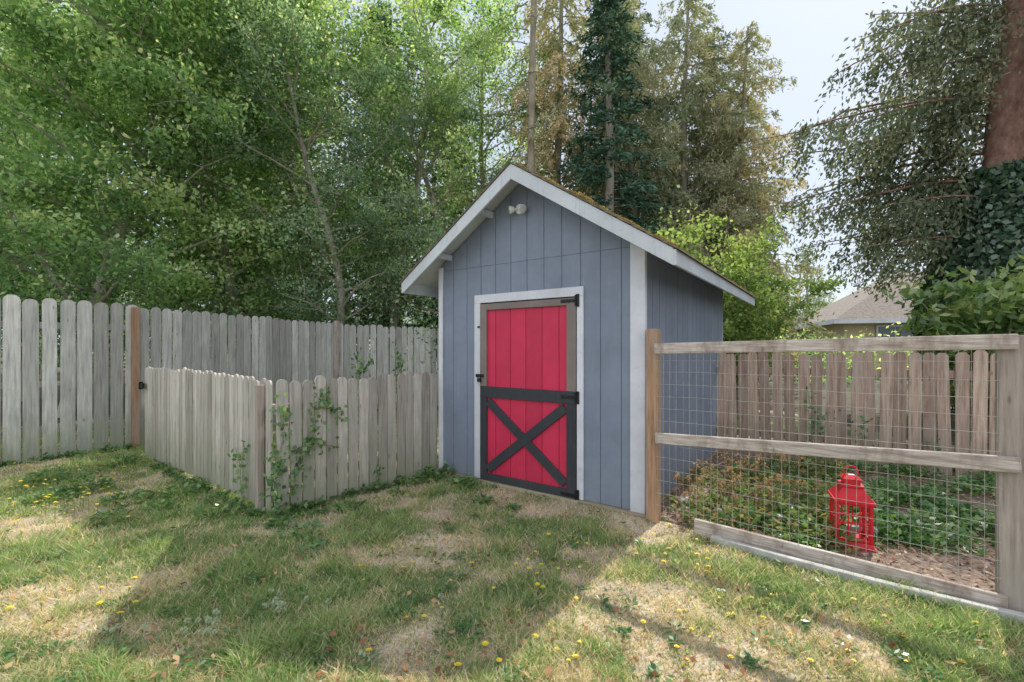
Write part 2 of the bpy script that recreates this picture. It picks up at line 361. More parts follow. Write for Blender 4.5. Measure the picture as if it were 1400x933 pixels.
C=np.repeat(C,3,0)
npmesh("lawn_grass",V,[np.arange(3*n).reshape(n,3)],np.zeros(n),None,[M['grass']],col=C)

p=Plant(21); r=p.r
for k in range(260):
    dq=1.9*math.exp(r.uniform()*math.log(6.5/1.9)); xq=r.uniform(-1.15,1.0)*dq
    if in_bed(np.array([xq]),np.array([dq]))[0]: continue
    lx=(xq-.154)*.8155+(dq-4.657)*-.579; ly=(xq-.154)*.579+(dq-4.657)*.8155
    if abs(lx)<1.3 and ly>-.1 and ly<3.5: continue
    m=r.randint(6,22); rad=r.uniform(.03,.10); a=r.uniform(0,6.28,m); rr=rad*np.sqrt(r.uniform(0,1,m))
    P=np.stack([xq+rr*np.cos(a),dq+rr*np.sin(a),np.full(m,.045)+r.uniform(0,.02,m)],1)
    Dn=np.stack([np.cos(a),np.sin(a),r.uniform(-.1,.4,m)],1)
    p.leaves(P,.04,.018,Dn,np.tile([0,0,1.],(m,1))+r.normal(0,.3,(m,3)),r.uniform(.1,.85,m))
p.mesh("lawn_weeds",[M['weed'],M['weed']])
p=Plant(22); r=p.r
m=750; dq=1.8*np.exp(r.uniform(0,1,m)*math.log(6.5/1.8)); xq=r.uniform(-1.15,1.1,m)*dq
P=np.stack([xq,dq,hgt(xq,dq)+.02+r.uniform(0,.02,m)],1)
p.leaves(P,.04,.026,r.normal(size=(m,3))*[1,1,.35],r.normal(size=(m,3))*.4+[0,0,1])
p.mesh("dead_leaves",[M['dead'],M['dead']])
def flowers(name,pts,kind):
    mb=MB()
    for (fx,fy,hz) in pts:
        mb.tube([(fx,fy,0),(fx+random.uniform(-.01,.01),fy,hz)],[.0018,.0018],4,1)
        if kind=='y':
            R=random.uniform(.009,.019); tz=random.uniform(-.4,.1)
            for ring,(rr,zz) in enumerate(((R,0),(R*.6,.005))):
                for k in range(9):
                    a=k*2*math.pi/9+ring*.3; c=Vector((fx,fy,hz+zz)); dv=Vector((math.cos(a),math.sin(a),tz*math.sin(a)+.15)); s_=Vector((-math.sin(a),math.cos(a),0))
                    mb.add([c,c+dv*rr*.7+s_*rr*.3,c+dv*rr,c+dv*rr*.7-s_*rr*.3],[(0,1,2,3)],0)
        else:
            R=random.uniform(.012,.018)
            for k in range(46):
                v=Vector((random.gauss(0,1),random.gauss(0,1),random.gauss(0,1))).normalized(); s_=v.orthogonal().normalized()
                c=Vector((fx,fy,hz+R)); e=c+v*R
                mb.add([c+v*R*.3,e+s_*.003,e+v*.001,e-s_*.003],[(0,1,2,3)],0)
    return mb.obj(name,[M['yellow'] if kind=='y' else M['fluff'],M['weed']])
random.seed(4)
yp=[];wp=[]
def scat(lst,n,x0,x1,y0,y1,hh=(.05,.1)):
    for _ in range(n):
        px=random.uniform(x0,x1); py=random.uniform(y0,y1); a,b=G(px,py); lst.append((a,b,random.uniform(*hh)))
scat(yp,110,10,170,640,720,(.08,.24)); scat(yp,24,0,200,720,860); scat(yp,40,700,1000,730,800); scat(yp,28,480,900,760,930); scat(yp,40,900,1390,780,930,(.04,.07))
scat(wp,16,20,170,690,830,(.03,.06)); scat(wp,14,250,300,850,880,(.02,.05)); scat(wp,12,360,390,810,850,(.02,.05)); scat(wp,14,380,560,830,925,(.02,.05)); scat(wp,10,600,1000,760,930,(.02,.05)); scat(wp,8,20,250,860,925,(.02,.05)); scat(wp,6,1000,1390,830,930,(.02,.04))
wp=[q for q in wp if not in_bed(np.array([q[0]]),np.array([q[1]]))[0]]
yp=[q for q in yp if not in_bed(np.array([q[0]]),np.array([q[1]]))[0]]
flowers("yellow_dandelion_flowers",yp,'y'); flowers("dandelion_seed_heads",wp,'w')

# ---------------------------------------------------------------- garden bed
mb=MB(); bp=[(1.18,3.95),(2.70,2.70),(6.5,1.0),(9,3),(7,6.2),(3.0,7.2)]
mb.prism([(a,b,.045) for a,b in bp],(0,0,-.1)); mb.obj("garden_bed_soil",[M['mulch']])
p=Plant(31); r=p.r; m=12000
P=np.stack([r.uniform(1.2,6,m),r.uniform(2.3,6.6,m),.05+r.uniform(0,.02,m)],1); P=P[in_bed(P[:,0],P[:,1]-.06)]
p.leaves(P,.05,.013,r.normal(size=P.shape)*[1,1,.25],r.normal(size=P.shape)*.4+[0,0,1]); p.mesh("wood_chip_mulch",[M['chips'],M['chips']])

# ---------------------------------------------------------------- pickets
def picket(mb,o,U,Nv,w,h,z0,th,style,mi=0,lean=0,var=None):
    o=Vector((o[0],o[1],0)); U=Vector((U[0],U[1],0)); Nv=Vector((Nv[0],Nv[1],0))
    if style=='round':
        pr=[(-w/2,0),(w/2,0),(w/2,h-w*.42),(w*.42,h-w*.20),(w*.26,h-w*.05),(0,h),(-w*.26,h-w*.05),(-w*.42,h-w*.20),(-w/2,h-w*.42)]
    else:
        pr=[(-w/2,0),(w/2,0),(w/2,h-w*.3),(w*.25,h),(-w*.25,h),(-w/2,h-w*.3)]
    pts=[o+U*(a+lean*b)+Vector((0,0,z0+b)) for a,b in pr]
    mb.prism(pts,Nv*-th,mi,var)
def fence(name,p0,p1,h0,h1,sp,w,style,mat,z0=.01,posts=(),rails=(.35,1.6),seed=1,hj=.012,lj=.006,postmat=None,arch=0,postfront=False,parent=None):
    rr=random.Random(seed); p0=np.array(p0,float);p1=np.array(p1,float); L=np.linalg.norm(p1-p0); U=(p1-p0)/L
    Nv=np.array([U[1],-U[0]])
    if Nv.dot(-(p0+p1)/2)<0: Nv=-Nv
    mb=MB(); n=int(round(L/sp)); sp=L/n
    for i in range(n):
        t=(i+.5)/n; c=p0+U*(i+.5)*sp+Nv*rr.uniform(-.003,.003)
        h=h0+(h1-h0)*t+rr.uniform(-hj,hj)+arch*math.sin(math.pi*t)
        picket(mb,c,U,Nv,w*rr.uniform(.93,1.04),h-z0,z0+rr.uniform(0,.03),.018,style,0,rr.uniform(-lj,lj),rr.random())
    for z in rails:
        a=p0-Nv*.045; b=p1-Nv*.045; mb.beam((a[0],a[1],z),(b[0],b[1],z),.045,.085,0,.4)
    pm=MB()
    for (t,hh,s) in posts:
        c=p0+U*t*L+Nv*(s/2+.004 if postfront else -(.07+s/2))
        pm.beam((c[0],c[1],0),(c[0],c[1],hh),s,s,0,rr.uniform(.3,.8),up=Vector((Nv[0],Nv[1],0)))
    e=empty(name)
    mb.obj("pickets",[mat],e)
    if posts: pm.obj("posts",[postmat or M['post']],e,bevel=.004)
    return e
A0=np.array([-6.40,5.69]); A1=np.array([-5.57,6.80]); A2=np.array([-4.05,10.5]); A3=np.array([1.8,13.6])
Ax=A0+(A0-A1)*1.6
fence("tall_picket_fence",Ax,A1,2.2,2.13,.168,.150,'round',M['fenceA'],rails=(.4,1.8),seed=3,hj=.018,posts=((.985,2.1,.09),),postfront=True)
fence("tall_picket_fence",A1,A2,2.11,2.06,.152,.138,'round',M['fenceA'],rails=(.4,1.8),seed=4,hj=.018,posts=((.99,2.12,.1),),postfront=True,postmat=M['rail'])
fence("tall_picket_fence",A2,A3,2.04,1.92,.152,.138,'round',M['fenceA'],rails=(.4,1.8),seed=5)
Bm=B0+(B1-B0)*.93
ge=fence("picket_gate",B0+np.array([.06,-.04]),Bm,1.22,1.20,.105,.092,'round',M['fenceB'],rails=(.3,.95),seed=6,arch=.03,hj=.012,z0=.05)
gh=MB(); gh.box(-.02,.10,-.012,.012,-.035,.035); gh.box(-.03,.0,-.02,.02,-.05,.05)
ho=gh.obj("gate_hinge",[M['metal']],ge); ho.location=(B0[0]+.05,B0[1]-.09,1.0); ho.rotation_euler=(0,0,math.atan2(B1[1]-B0[1],B1[0]-B0[0]))
fence("low_picket_fence",Bm+(B1-B0)*.01,B1,1.19,1.21,.10,.09,'round',M['fenceB'],rails=(.3,.95),seed=8,posts=((.3,1.17,.06),),postfront=True,postmat=M['postg'])
fence("low_picket_fence",B1+np.array([.05,.0]),np.array([-.885,5.40]),1.20,1.20,.112,.102,'round',M['fenceB'],rails=(.3,.95),seed=9,hj=.02,lj=.01)
C0=np.array([2.85,6.35]); C1=np.array([5.45,4.85]); C2=C1+(C1-C0)*1.2
fence("brown_picket_fence",C0,C1,1.43,1.44,.135,.118,'dog',M['fenceC'],rails=(.35,1.2),seed=10,hj=.03,lj=.03)
fence("brown_picket_fence",C1,C2,1.44,1.46,.135,.118,'dog',M['fenceC'],rails=(.35,1.2),seed=11,hj=.03,lj=.03,posts=((.02,1.5,.1),))

# ---------------------------------------------------------------- wire fence
we=empty("wire_garden_fence"); U=(D1-D0)/np.linalg.norm(D1-D0); Nv=np.array([U[1],-U[0]])
if Nv.dot(-D0)<0: Nv=-Nv
LD=np.linalg.norm(D1-D0)
mb=MB(); upn=Vector((Nv[0],Nv[1],0))
mb.beam((D0[0],D0[1],0),(D0[0],D0[1],1.66),.095,.095,0,.6,up=upn)
mb.obj("corner_post",[M['post']],we,bevel=.004)
mb=MB()
mb.beam((D1[0],D1[1],0),(D1[0],D1[1],1.57),.105,.10,0,.3,up=upn)
mb.beam((D1[0]+.17,D1[1]-.01,0),(D1[0]+.17,D1[1]-.01,1.57),.10,.10,0,.0,up=upn)
mb.obj("end_posts",[M['postg']],we,bevel=.004)
mb=MB()
def dp(s,off,z): q=D0+U*s+Nv*off; return Vector((q[0],q[1],z))
mb.beam(dp(.04,.072,1.495),dp(LD+.02,.072,1.535),.035,.085,0,.85)
mb.beam(dp(.045,.072,.755),dp(LD+.03,.072,.865),.035,.085,0,.6)
mb.beam(dp(.36,.072,.10),dp(LD-.02,.072,.075),.035,.125,0,.7)
mb.obj("rails",[M['railh']],we,bevel=.004)
mb=MB(); nv=int(LD/.052)
for i in range(1,nv):
    s=i*LD/nv; mb.tube([dp(s,.050,.1),dp(s+random.uniform(-.006,.006),.050,.8),dp(s,.050,1.5)],[.0014]*3,4)
for j in range(1,15):
    z=.1+j*.1; mb.tube([dp(.04+q*(LD-.08)/6,.053,z+random.uniform(-.006,.006)+.02*q/6) for q in range(7)],[.0014]*7,4)
mb.obj("wire_mesh",[M['wire']],we)
mb=MB()
pts=[dp(.5+1.7*k/8,.12+.05*math.sin(k/8*3.1),.05) for k in range(9)]
for a,b in zip(pts[:-1],pts[1:]): mb.beam(a,b+(b-a)*.02,.05,.07,0)
mb.obj("garden_edging",[M['conc']],bevel=.004)
for s,cx,cy,nm in ((.09,2.75,3.55,0),(.07,1.6,4.25,1),(.06,1.8,3.95,2)):
    import bmesh
    bm=bmesh.new(); bmesh.ops.create_icosphere(bm,subdivisions=2,radius=s)
    for v in bm.verts: v.co*=1+.25*math.sin(v.co.x*60+nm)*math.cos(v.co.y*50); v.co.z*=.65
    me=bpy.data.meshes.new("garden_stone"); bm.to_mesh(me); bm.free(); me.materials.append(M['stone'])
    o=bpy.data.objects.new("garden_stone",me); scene.collection.objects.link(o); o.location=(cx,cy,.07)

# ---------------------------------------------------------------- lantern
le=empty("red_lantern",(2.53,3.40,.045),math.radians(-25))
mb=MB()
def fr(z0,z1,a,b):
    vs=[(i*a,j*a,z0) for i,j in ((-1,-1),(1,-1),(1,1),(-1,1))]+[(i*b,j*b,z1) for i,j in ((-1,-1),(1,-1),(1,1),(-1,1))]
    mb.add(vs,[(3,2,1,0),(4,5,6,7),(0,1,5,4),(1,2,6,5),(2,3,7,6),(3,0,4,7)],0)
fr(0,.018,.128,.128); fr(.018,.045,.120,.110)
for i in (-1,1):
    for j in (-1,1): mb.box(i*.102-.010,i*.102+.010,j*.102-.010,j*.102+.010,.045,.325); mb.box(i*.115-.012,i*.115+.012,j*.115-.012,j*.115+.012,-.02,0)
for s in (-1,1):
    for z in (.055,.18,.315):
        mb.box(-.092,.092,s*.102-.006,s*.102+.006,z-.008,z+.008); mb.box(s*.102-.006,s*.102+.006,-.092,.092,z-.008,z+.008)
    for u in (-.035,.035):
        mb.box(u-.005,u+.005,s*.102-.004,s*.102+.004,.063,.306); mb.box(s*.102-.004,s*.102+.004,u-.005,u+.005,.063,.306)
fr(.325,.345,.125,.125); fr(.345,.43,.118,.062); fr(.43,.445,.072,.072); fr(.445,.485,.05,.05); fr(.485,.515,.062,.02)
mb.tube([(.045*math.cos(a),0,.53+.045*math.sin(a)) for a in np.linspace(-.6,math.pi+.6,12)],[.006]*12,6,0)
mb.obj("frame",[M['lantern']],le,bevel=.002)
mb=MB(); mb.tube([(0,0,.045),(0,0,.13)],[.03,.03],14); mb.obj("candle",[M['candle']],le)

# ---------------------------------------------------------------- shed
sh=empty("garden_shed",(.154,4.657,0),math.atan2(-.579,.8155))
HW=1.215; DP=3.4; SLP=.657; PK=3.305
def roofz(u): return PK-SLP*abs(u)
def under(u): return roofz(u)-.05
du0,du1,dz=-.603,.578,1.99
mb=MB()
def front_strip(u0,u1,z0,y0,y1,mi=0,zc=None,var=None):
    def top(u): return under(u) if zc is None else zc
    us=[u0,u1] if u0*u1>=0 else [u0,0,u1]
    pts=[(u0,y0,z0),(u1,y0,z0)]+[(u,y0,top(u)) for u in reversed(us)]
    mb.prism(pts,(0,y1-y0,0),mi,var)
front_strip(-HW+.02,du0-.01,.07,.010,.03); front_strip(du1+.01,HW-.02,.07,.010,.03)
mb.prism([(du0-.01,.010,dz+.01),(du1+.01,.010,dz+.01),(du1+.01,.010,under(du1+.01)),(0,.010,under(0)),(du0-.01,.010,under(du0))],(0,.02,0),0)
pitch=.2025; u=-HW
while u<HW-.01:
    a=u+.0035; b=min(u+pitch-.0035,HW-.001)
    s0,s1=a,b
    parts=[]
    if s1<=du0 or s0>=du1: parts=[(s0,s1,.07)]
    else:
        if s0<du0: parts.append((s0,du0,.07))
        if s1>du1: parts.append((du1,s1,.07))
        parts.append((max(s0,du0),min(s1,du1),dz))
    for (q0,q1,zz) in parts:
        if q1-q0<.01: continue
        va_=random.uniform(.3,.6); front_strip(q0,q1,zz,0,.0095,0,2.3935,va_); front_strip(q0,q1,2.3965,-.0015,.0095,0,None,va_+.05)
    u+=pitch
mb.obj("front_wall",[M['siding']],sh)
mb=MB()
for sx in (-1,1):
    x_in=sx*(HW-.03); x_b=sx*(HW-.012); x_o=sx*HW
    zt=under(HW)
    mb.box(min(x_in,x_b),max(x_in,x_b),.03,DP,.07,zt)
    v=.03
    while v<DP-.01:
        mb.box(min(x_b,x_o),max(x_b,x_o),v+.005,min(v+pitch-.005,DP),.07,zt,0,random.uniform(.2,.5)); v+=pitch
mb.box(-HW,HW,DP+.001,DP+.03,.07,2.4); mb.prism([(-HW,DP+.001,2.4),(HW,DP+.001,2.4),(0,DP+.001,under(0))],(0,.03,0))
mb.obj("side_and_rear_walls",[M['siding']],sh)
mb=MB()
zt=under(HW)-.02
mb.box(-HW-.018,-HW+.045,-.022,-.003,.06,zt); mb.box(HW-.115,HW+.018,-.022,-.003,.06,zt)
mb.box(HW+.001,HW+.018,-.002,.03,.06,zt); mb.box(-HW-.018,-HW-.001,-.002,.085,.06,zt)
mb.box(-.685,du0,-.022,-.003,.07,dz); mb.box(du1,.645,-.022,-.003,.07,dz); mb.box(-.685,.645,-.022,-.003,dz+.001,dz+.09)
mb.obj("trim_boards",[M['trim']],sh,bevel=.002)
mb=MB(); d0=du0+.008; d1=du1-.008; nb=6; bw=(d1-d0)/nb
for i in range(nb): mb.box(d0+i*bw+.003,d0+(i+1)*bw-.003,-.004,.02,.05,dz-.01)
mb.box(d0,d1,.0201,.03,.05,dz-.01)
mb.obj("door_planks",[M['red']],sh,bevel=.001)
mb=MB(); y0,y1=-.028,-.0045
mb.box(d0,d0+.085,y0,y1,1.085,dz-.012); mb.box(d1-.10,d1,y0,y1,1.085,dz-.012); mb.box(d0+.086,d1-.101,y0,y1,1.91,dz-.012)
mb.obj("door_upper_frame",[M['brown']],sh,bevel=.002)
mb=MB()
mb.box(d0,d0+.085,y0,y1,.045,.965); mb.box(d1-.10,d1,y0,y1,.045,.965); mb.box(d0,d1,y0-.001,y1,.966,1.084); mb.box(d0+.086,d1-.101,y0,y1,.045,.145)
def xb(a,b,off,th):
    a=Vector(a);b=Vector(b);d=(b-a).normalized(); s=Vector((0,1,0)).cross(d)*.047
    mb.prism([a+s+Vector((0,off,0)),b+s+Vector((0,off,0)),b-s+Vector((0,off,0)),a-s+Vector((0,off,0))],(0,th,0),0)
xb((d0+.10,0,.19),(d1-.12,0,.925),-.028,.022); xb((d0+.10,0,.925),(d1-.12,0,.19),-.0262,.020)
mb.obj("door_lower_frame_and_brace",[M['black']],sh,bevel=.002)
mb=MB()
for z in (1.95,1.03,.10):
    mb.box(d1-.16,d1-.002,-.034,-.0295,z-.016,z+.016); mb.box(d1+.001,d1+.035,-.031,-.0225,z-.06,z+.06); mb.tube([(d1+.0,-.036,z-.05),(d1,-.036,z+.05)],[.008,.008],8)
mb.box(d0-.06,d0+.05,-.036,-.0295,1.18,1.215); mb.tube([(d0-.0,-.05,1.13),(d0-.0,-.05,1.17)],[.022,.022],10)
mb.tube([(d0+.018*math.cos(a),-.05,1.17+.03*math.sin(a)) for a in np.linspace(0,math.pi,8)],[.004]*8,6)
mb.box(d0-.04,d0-.01,-.03,-.0225,1.72,1.74)
mb.obj("door_hardware",[M['metal']],sh)
mb=MB(); mb.box(-HW+.02,HW+.05,-.045,.06,.0,.066); mb.box(-.62,.60,-.052,-.046,.004,.06)
mb.box(HW-.05,HW+.03,.061,DP,.0,.066); mb.box(-HW-.02,-HW+.05,.061,DP,.0,.066)
mb.obj("base_timbers",[M['skid']],sh,bevel=.004)
mb=MB(); lu,lz=-.077,2.93
mb.tube([(lu,-.004,lz),(lu,-.03,lz)],[.055,.05],18,0)
for s in (-1,1):
    c=Vector((lu+s*.018,-.035,lz)); dv=Vector((s*.8,-.7,-.15 if s<0 else -.35)).normalized()
    mb.tube([c,c+dv*.03,c+dv*.04,c+dv*.075,c+dv*.085],[.012,.014,.03,.042,.043],14,0)
    mb.tube([c+dv*.0851,c+dv*.092],[.038,.03],14,1)
mb.obj("floodlight",[M['white'],M['lens']],sh)
OF=.29; OB=.5; EU=1.55
y0,y1=-OF,DP+OB
mb=MB()
for s in (-1,1):
    mb.prism([(0,y0+.026,PK-.012),(s*EU,y0+.026,roofz(EU)-.012),(s*EU,y0+.026,roofz(EU)-.03),(0,y0+.026,PK-.03)],(0,y1-y0-.03,0),0)
mb.obj("roof_deck",[M['fascia']],sh)
mb=MB()
rr=random.Random(2)
for s in (-1,1):
    nrow=13; rl=(EU+.03)/nrow
    for i in range(nrow):
        ua=i*rl; ub=(i+1)*rl+.02; za=PK-SLP*ua; zb=PK-SLP*ub
        v=y0-.012
        while v<y1:
            vw=rr.uniform(.2,.34); o_=rr.uniform(.0,.004)
            mb.prism([(s*ua,v,za+.001),(s*ub,v,zb+.010+o_),(s*ub,v,zb+.0),(s*ua,v,za-.009)],(0,min(vw-.004,y1+.01-v),0),0); v+=vw
mb.obj("roof_shingles",[M['shingle']],sh)
mb=MB(); FH=.135
for s in (-1,1):
    mb.prism([(0,y0,PK-.012),(s*EU,y0,roofz(EU)-.012),(s*EU,y0,roofz(EU)-.012-FH),(0,y0,PK-.012-FH*1.1)],(0,.025,0),0,.7)
    xa,xb_=sorted((s*(EU-.001),s*(EU+.022)))
    mb.box(xa,xb_,y0+.0,y1,roofz(EU)-.145,roofz(EU)-.022,0,.6)
    for uu in (.45,1.05): mb.box(s*uu-.02,s*uu+.02,y0+.026,-.003,roofz(uu)-.11,roofz(uu)-.047,0,.5)
    mb.prism([(0,y1,PK-.012),(s*EU,y1,roofz(EU)-.012),(s*EU,y1,roofz(EU)-.012-FH),(0,y1,PK-.012-FH)],(0,-.025,0),0,.7)
mb.obj("fascia_boards",[M['fascia']],sh,bevel=.002)
p=Plant(44); r=p.r
m=30000; uu=r.uniform(.05,EU,m); vv=y0+(y1-y0)*r.uniform(0,1,m)**1.3; nz=vn(uu*3,vv*3,1.3)*.6+vn2(uu,vv,7)*.4
k=nz>.42; uu=uu[k];vv=vv[k];nz=nz[k]; th=(nz-.40)*.11*r.uniform(0,1,len(uu))
P=np.stack([uu,vv,PK-SLP*uu+.006+th],1); p.leaves(P,.02,.015,var=np.clip(.1+th*14+r.normal(0,.22,len(uu)),0,1))
M['mossl']=leafmat("moss_tufts",[(0,(.20,.14,.07)),(.5,(.40,.28,.11)),(1,(.42,.40,.18))],.1,.9)
o=p.mesh("roof_moss",[M['mossl'],M['mossl']]); o.parent=sh

# ---------------------------------------------------------------- background house
he=empty("tan_house",(17.0,24,0),math.radians(-20))
mb=MB(); mb.box(.6,9.4,.6,13.4,0,3.05); mb.obj("walls",[M['tanwall']],he)
mb=MB(); W0,L0,ez,pz=10,14,3.0,6.1
vs=[(0,0,ez),(W0,0,ez),(W0,L0,ez),(0,L0,ez),(5,5,pz),(5,9,pz)]
mb.add(vs,[(0,1,4),(1,2,5,4),(2,3,5),(3,0,4,5),(3,2,1,0)],0,.5); mb.obj("roof",[M['houseroof']],he)
mb=MB(); mb.box(-.05,W0+.05,-.06,-.001,ez-.22,ez+.02); mb.box(-.06,-.001,0,L0,ez-.22,ez+.02); mb.box(2.0,3.6,.5,.58,1.5,2.7); mb.obj("fascia_and_window_frames",[M['trim']],he)
mb=MB(); mb.box(2.1,2.77,.46,.499,1.6,2.6); mb.box(2.83,3.5,.46,.499,1.6,2.6); mb.obj("window",[M['winglass']],he)

# ---------------------------------------------------------------- trees
def branch_pts(r,a,d,L,n,up=0.0,wob=.12):
    p=[np.array(a,float)]; d=np.array(d,float); d/=np.linalg.norm(d)
    for i in range(n):
        d=d+r.normal(0,wob,3)+np.array([0,0,up]); d/=np.linalg.norm(d); p.append(p[-1]+d*L/n)
    return p
def decid(seed,Ht,R,z0f=.2,nb=46,lsz=.10,lpc=42,tr=.16,crad=.42,mats=None,name="t",lean=(0,0),tone=.5,leafy=1.0,wob=.07,tones=.13):
    p=Plant(seed); r=p.r
    T=branch_pts(r,(0,0,0),(lean[0],lean[1],1),Ht*.95,12,.05,wob)
    p.mb.tube(T,[tr*(1-.85*i/12)+.01 for i in range(13)],8,0,.5,cap=False)
    for b in range(nb):
        t=z0f+(1-z0f)*(b+r.uniform())/nb; k=t*12; i=min(int(k),11); a=T[i]*(1-(k-i))+T[i+1]*(k-i)
        prof=(math.sin(math.pi*min(1,(t-z0f)/(1-z0f)*.85+.12))**.6)
        L=R*prof*r.uniform(.6,1.15); az=b*2.4+r.uniform(-.5,.5)
        P=branch_pts(r,a,(math.cos(az),math.sin(az),r.uniform(.1,.8)),L,5,.04,.16)
        r0=tr*.38*(1-t*.6)
        p.mb.tube(P,[r0*(1-.85*q/5) for q in range(6)],5,0,.5,cap=False)
        tone_b=tone+r.normal(0,tones)
        for q in range(1,6):
            ns=2 if q<3 else 3
            for s in range(ns):
                d2=r.normal(size=3)*[1,1,.6]+[0,0,.15]+(P[q]-P[q-1])*1.0
                P2=branch_pts(r,P[q],d2,R*.28*r.uniform(.5,1.2),3,0,.2)
                p.mb.tube(P2,[r0*.3,r0*.2,r0*.12,.004],3,0,.5,cap=False)
                if r.uniform()<leafy:
                    for c in P2[1:]:
                        if q==1 and r.uniform()<.5: continue
                        p.clump(c,crad*r.uniform(.5,1.1),int(lpc*r.uniform(.4,1.3)),lsz,lsz*.62,tone_b+r.normal(0,.07))
    return p.mesh(name,mats,link=False)
def conif(seed,Ht,R,z0f=.15,nb=90,mats=None,name="c",droop=.35,up=.05,dens=1.0,tr=.22,nl=.17,nw=.04,hang=.3,azf=None,tone=.5,rprof=None,sp=.24,cl=1):
    p=Plant(seed); r=p.r
    T=branch_pts(r,(0,0,0),(0,0,1),Ht,12,.05,.02)
    p.mb.tube(T,[tr*(1-.9*i/12)+.012 for i in range(13)],12,0,.5,cap=False)
    for b in range(nb):
        t=z0f+(1-z0f)*(b+r.uniform())/nb; k=t*12; i=min(int(k),11); a=T[i]*(1-(k-i))+T[i+1]*(k-i)
        f=(t-z0f)/(1-z0f)
        L=R*((1-f)**.75*(1-.25*math.exp(-f*8)) if rprof is None else rprof(f))*r.uniform(.5,1.15)+.25
        az=b*2.4+r.uniform(-.5,.5) if azf is None else azf(r,b)
        n=7; P=[]; dr_=droop*r.uniform(.6,1.4)
        for q in range(n+1):
            tt=q/n; P.append(a+np.array([math.cos(az+.15*tt*r.normal())*L*tt,math.sin(az)*L*tt,up*L*tt*2-dr_*L*tt**1.6+.12*L*max(0,tt-.7)]))
        r0=.008+.010*L*.9
        p.mb.tube(P,[r0*(1-.8*q/n) for q in range(n+1)],4,0,.5,cap=False)
        bt=tone+r.normal(0,.15); dirb=np.array([math.cos(az),math.sin(az),0]); sd=np.array([-math.sin(az),math.cos(az),0])
        m=max(4,int(L/sp*dens))
        for j in range(m):
            tt=.12+.88*(j+r.uniform())/m; kk=tt*n; ii=min(int(kk),n-1); c=P[ii]*(1-(kk-ii))+P[ii+1]*(kk-ii)
            for s in (-1,1):
                l2=(.42*L*(1-tt)**.8*.7+.30)*r.uniform(.5,1.2)
                dv=dirb*.6+sd*s*r.uniform(.4,1.0)+np.array([0,0,-hang*r.uniform(.3,2.2)]); dv/=np.linalg.norm(dv)
                nn_=max(4,int(l2/.05)*cl); tq=(np.arange(nn_)+.5)/nn_
                C=c+dv*l2*tq[:,None]+np.array([0,0,-hang*.5*l2])*(tq**2)[:,None]+r.normal(0,.03*cl,(nn_,3))
                Dn=dv+r.normal(0,.5,(nn_,3)); p.leaves(C,nl,nw,Dn,r.normal(size=(nn_,3))+[0,0,.5],bt+r.normal(0,.15,nn_)+.15*tq)
    return p.mesh(name,mats,link=False)

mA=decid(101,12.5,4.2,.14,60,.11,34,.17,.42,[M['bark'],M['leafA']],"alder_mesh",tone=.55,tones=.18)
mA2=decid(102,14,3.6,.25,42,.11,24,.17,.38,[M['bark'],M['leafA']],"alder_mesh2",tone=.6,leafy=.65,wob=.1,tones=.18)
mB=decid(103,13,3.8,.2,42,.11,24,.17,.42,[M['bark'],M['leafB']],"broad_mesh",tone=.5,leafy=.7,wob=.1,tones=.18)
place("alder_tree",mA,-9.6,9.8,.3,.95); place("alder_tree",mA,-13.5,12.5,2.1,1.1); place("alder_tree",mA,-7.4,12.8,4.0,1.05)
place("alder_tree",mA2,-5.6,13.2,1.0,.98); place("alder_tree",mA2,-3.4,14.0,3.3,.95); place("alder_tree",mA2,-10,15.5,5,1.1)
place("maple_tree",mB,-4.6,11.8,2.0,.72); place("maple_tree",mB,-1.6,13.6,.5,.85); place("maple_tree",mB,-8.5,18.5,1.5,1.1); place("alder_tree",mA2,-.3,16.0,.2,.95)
mF=conif(201,13.0,1.9,.12,110,[M['bark'],M['needD']],"fir_mesh",droop=.25,up=.05,hang=.2,tone=.5,nw=.06,nl=.2,cl=2)
mP=conif(202,15.5,3.6,.12,110,[M['bark'],M['needT']],"hemlock_mesh",droop=.45,up=.1,hang=.9,tone=.5,dens=.95,nw=.055,nl=.19,rprof=lambda f:(1-f)**.5,cl=2)
mP2=conif(203,16,3.8,.08,130,[M['bark'],M['need']],"cedar_mesh",droop=.5,up=.12,hang=.5,tone=.55,dens=1.0,nw=.06,nl=.19,rprof=lambda f:(1-f)**.55,cl=2)
place("fir_tree",mF,2.75,13.2,0,.97); place("fir_tree",mF,-5.2,18,1,1.15); place("fir_tree",mF,-2.4,17.2,2,.9)
place("hemlock_tree",mP,1.5,15.2,0,.95); place("hemlock_tree",mP,6.0,16.2,2,.95); place("hemlock_tree",mP,4.1,15.0,4,.85); place("hemlock_tree",mP,7.6,15.6,1,.8)
place("cedar_tree",mP2,4.8,18.0,1,1.0); place("cedar_tree",mP2,7.9,17.6,3,.84)
place("cedar_tree",mP2,-12,20,1,1.0)
p=Plant(210); T=branch_pts(p.r,(0,0,0),(0,0,1),12.5,10,.02,.012); p.mb.tube(T,[.125-.04*i/10+p.r.uniform(-.01,.01) for i in range(11)],10,0,.4,cap=False)
for z in np.linspace(4,12,22):
    az=p.r.uniform(0,6.28); P=branch_pts(p.r,(0,0,z),(math.cos(az),math.sin(az),.1),p.r.uniform(.3,1.8),5,-.06,.2); p.mb.tube(P,[.022,.017,.012,.009,.006,.003],4,0,.3,cap=False)
    if z>7:
        for q in P[2:]: p.clump(q,.22,10,.13,.04,.5)
o=p.mesh("bare_snag_tree",[M['barkp'],M['needT']]); o.location=(.42,12.3,0)
def rps(f):
    if f<.32: return .72+.6*f
    return max(.04,.91-(f-.32)*2.6) if f<.62 else .04
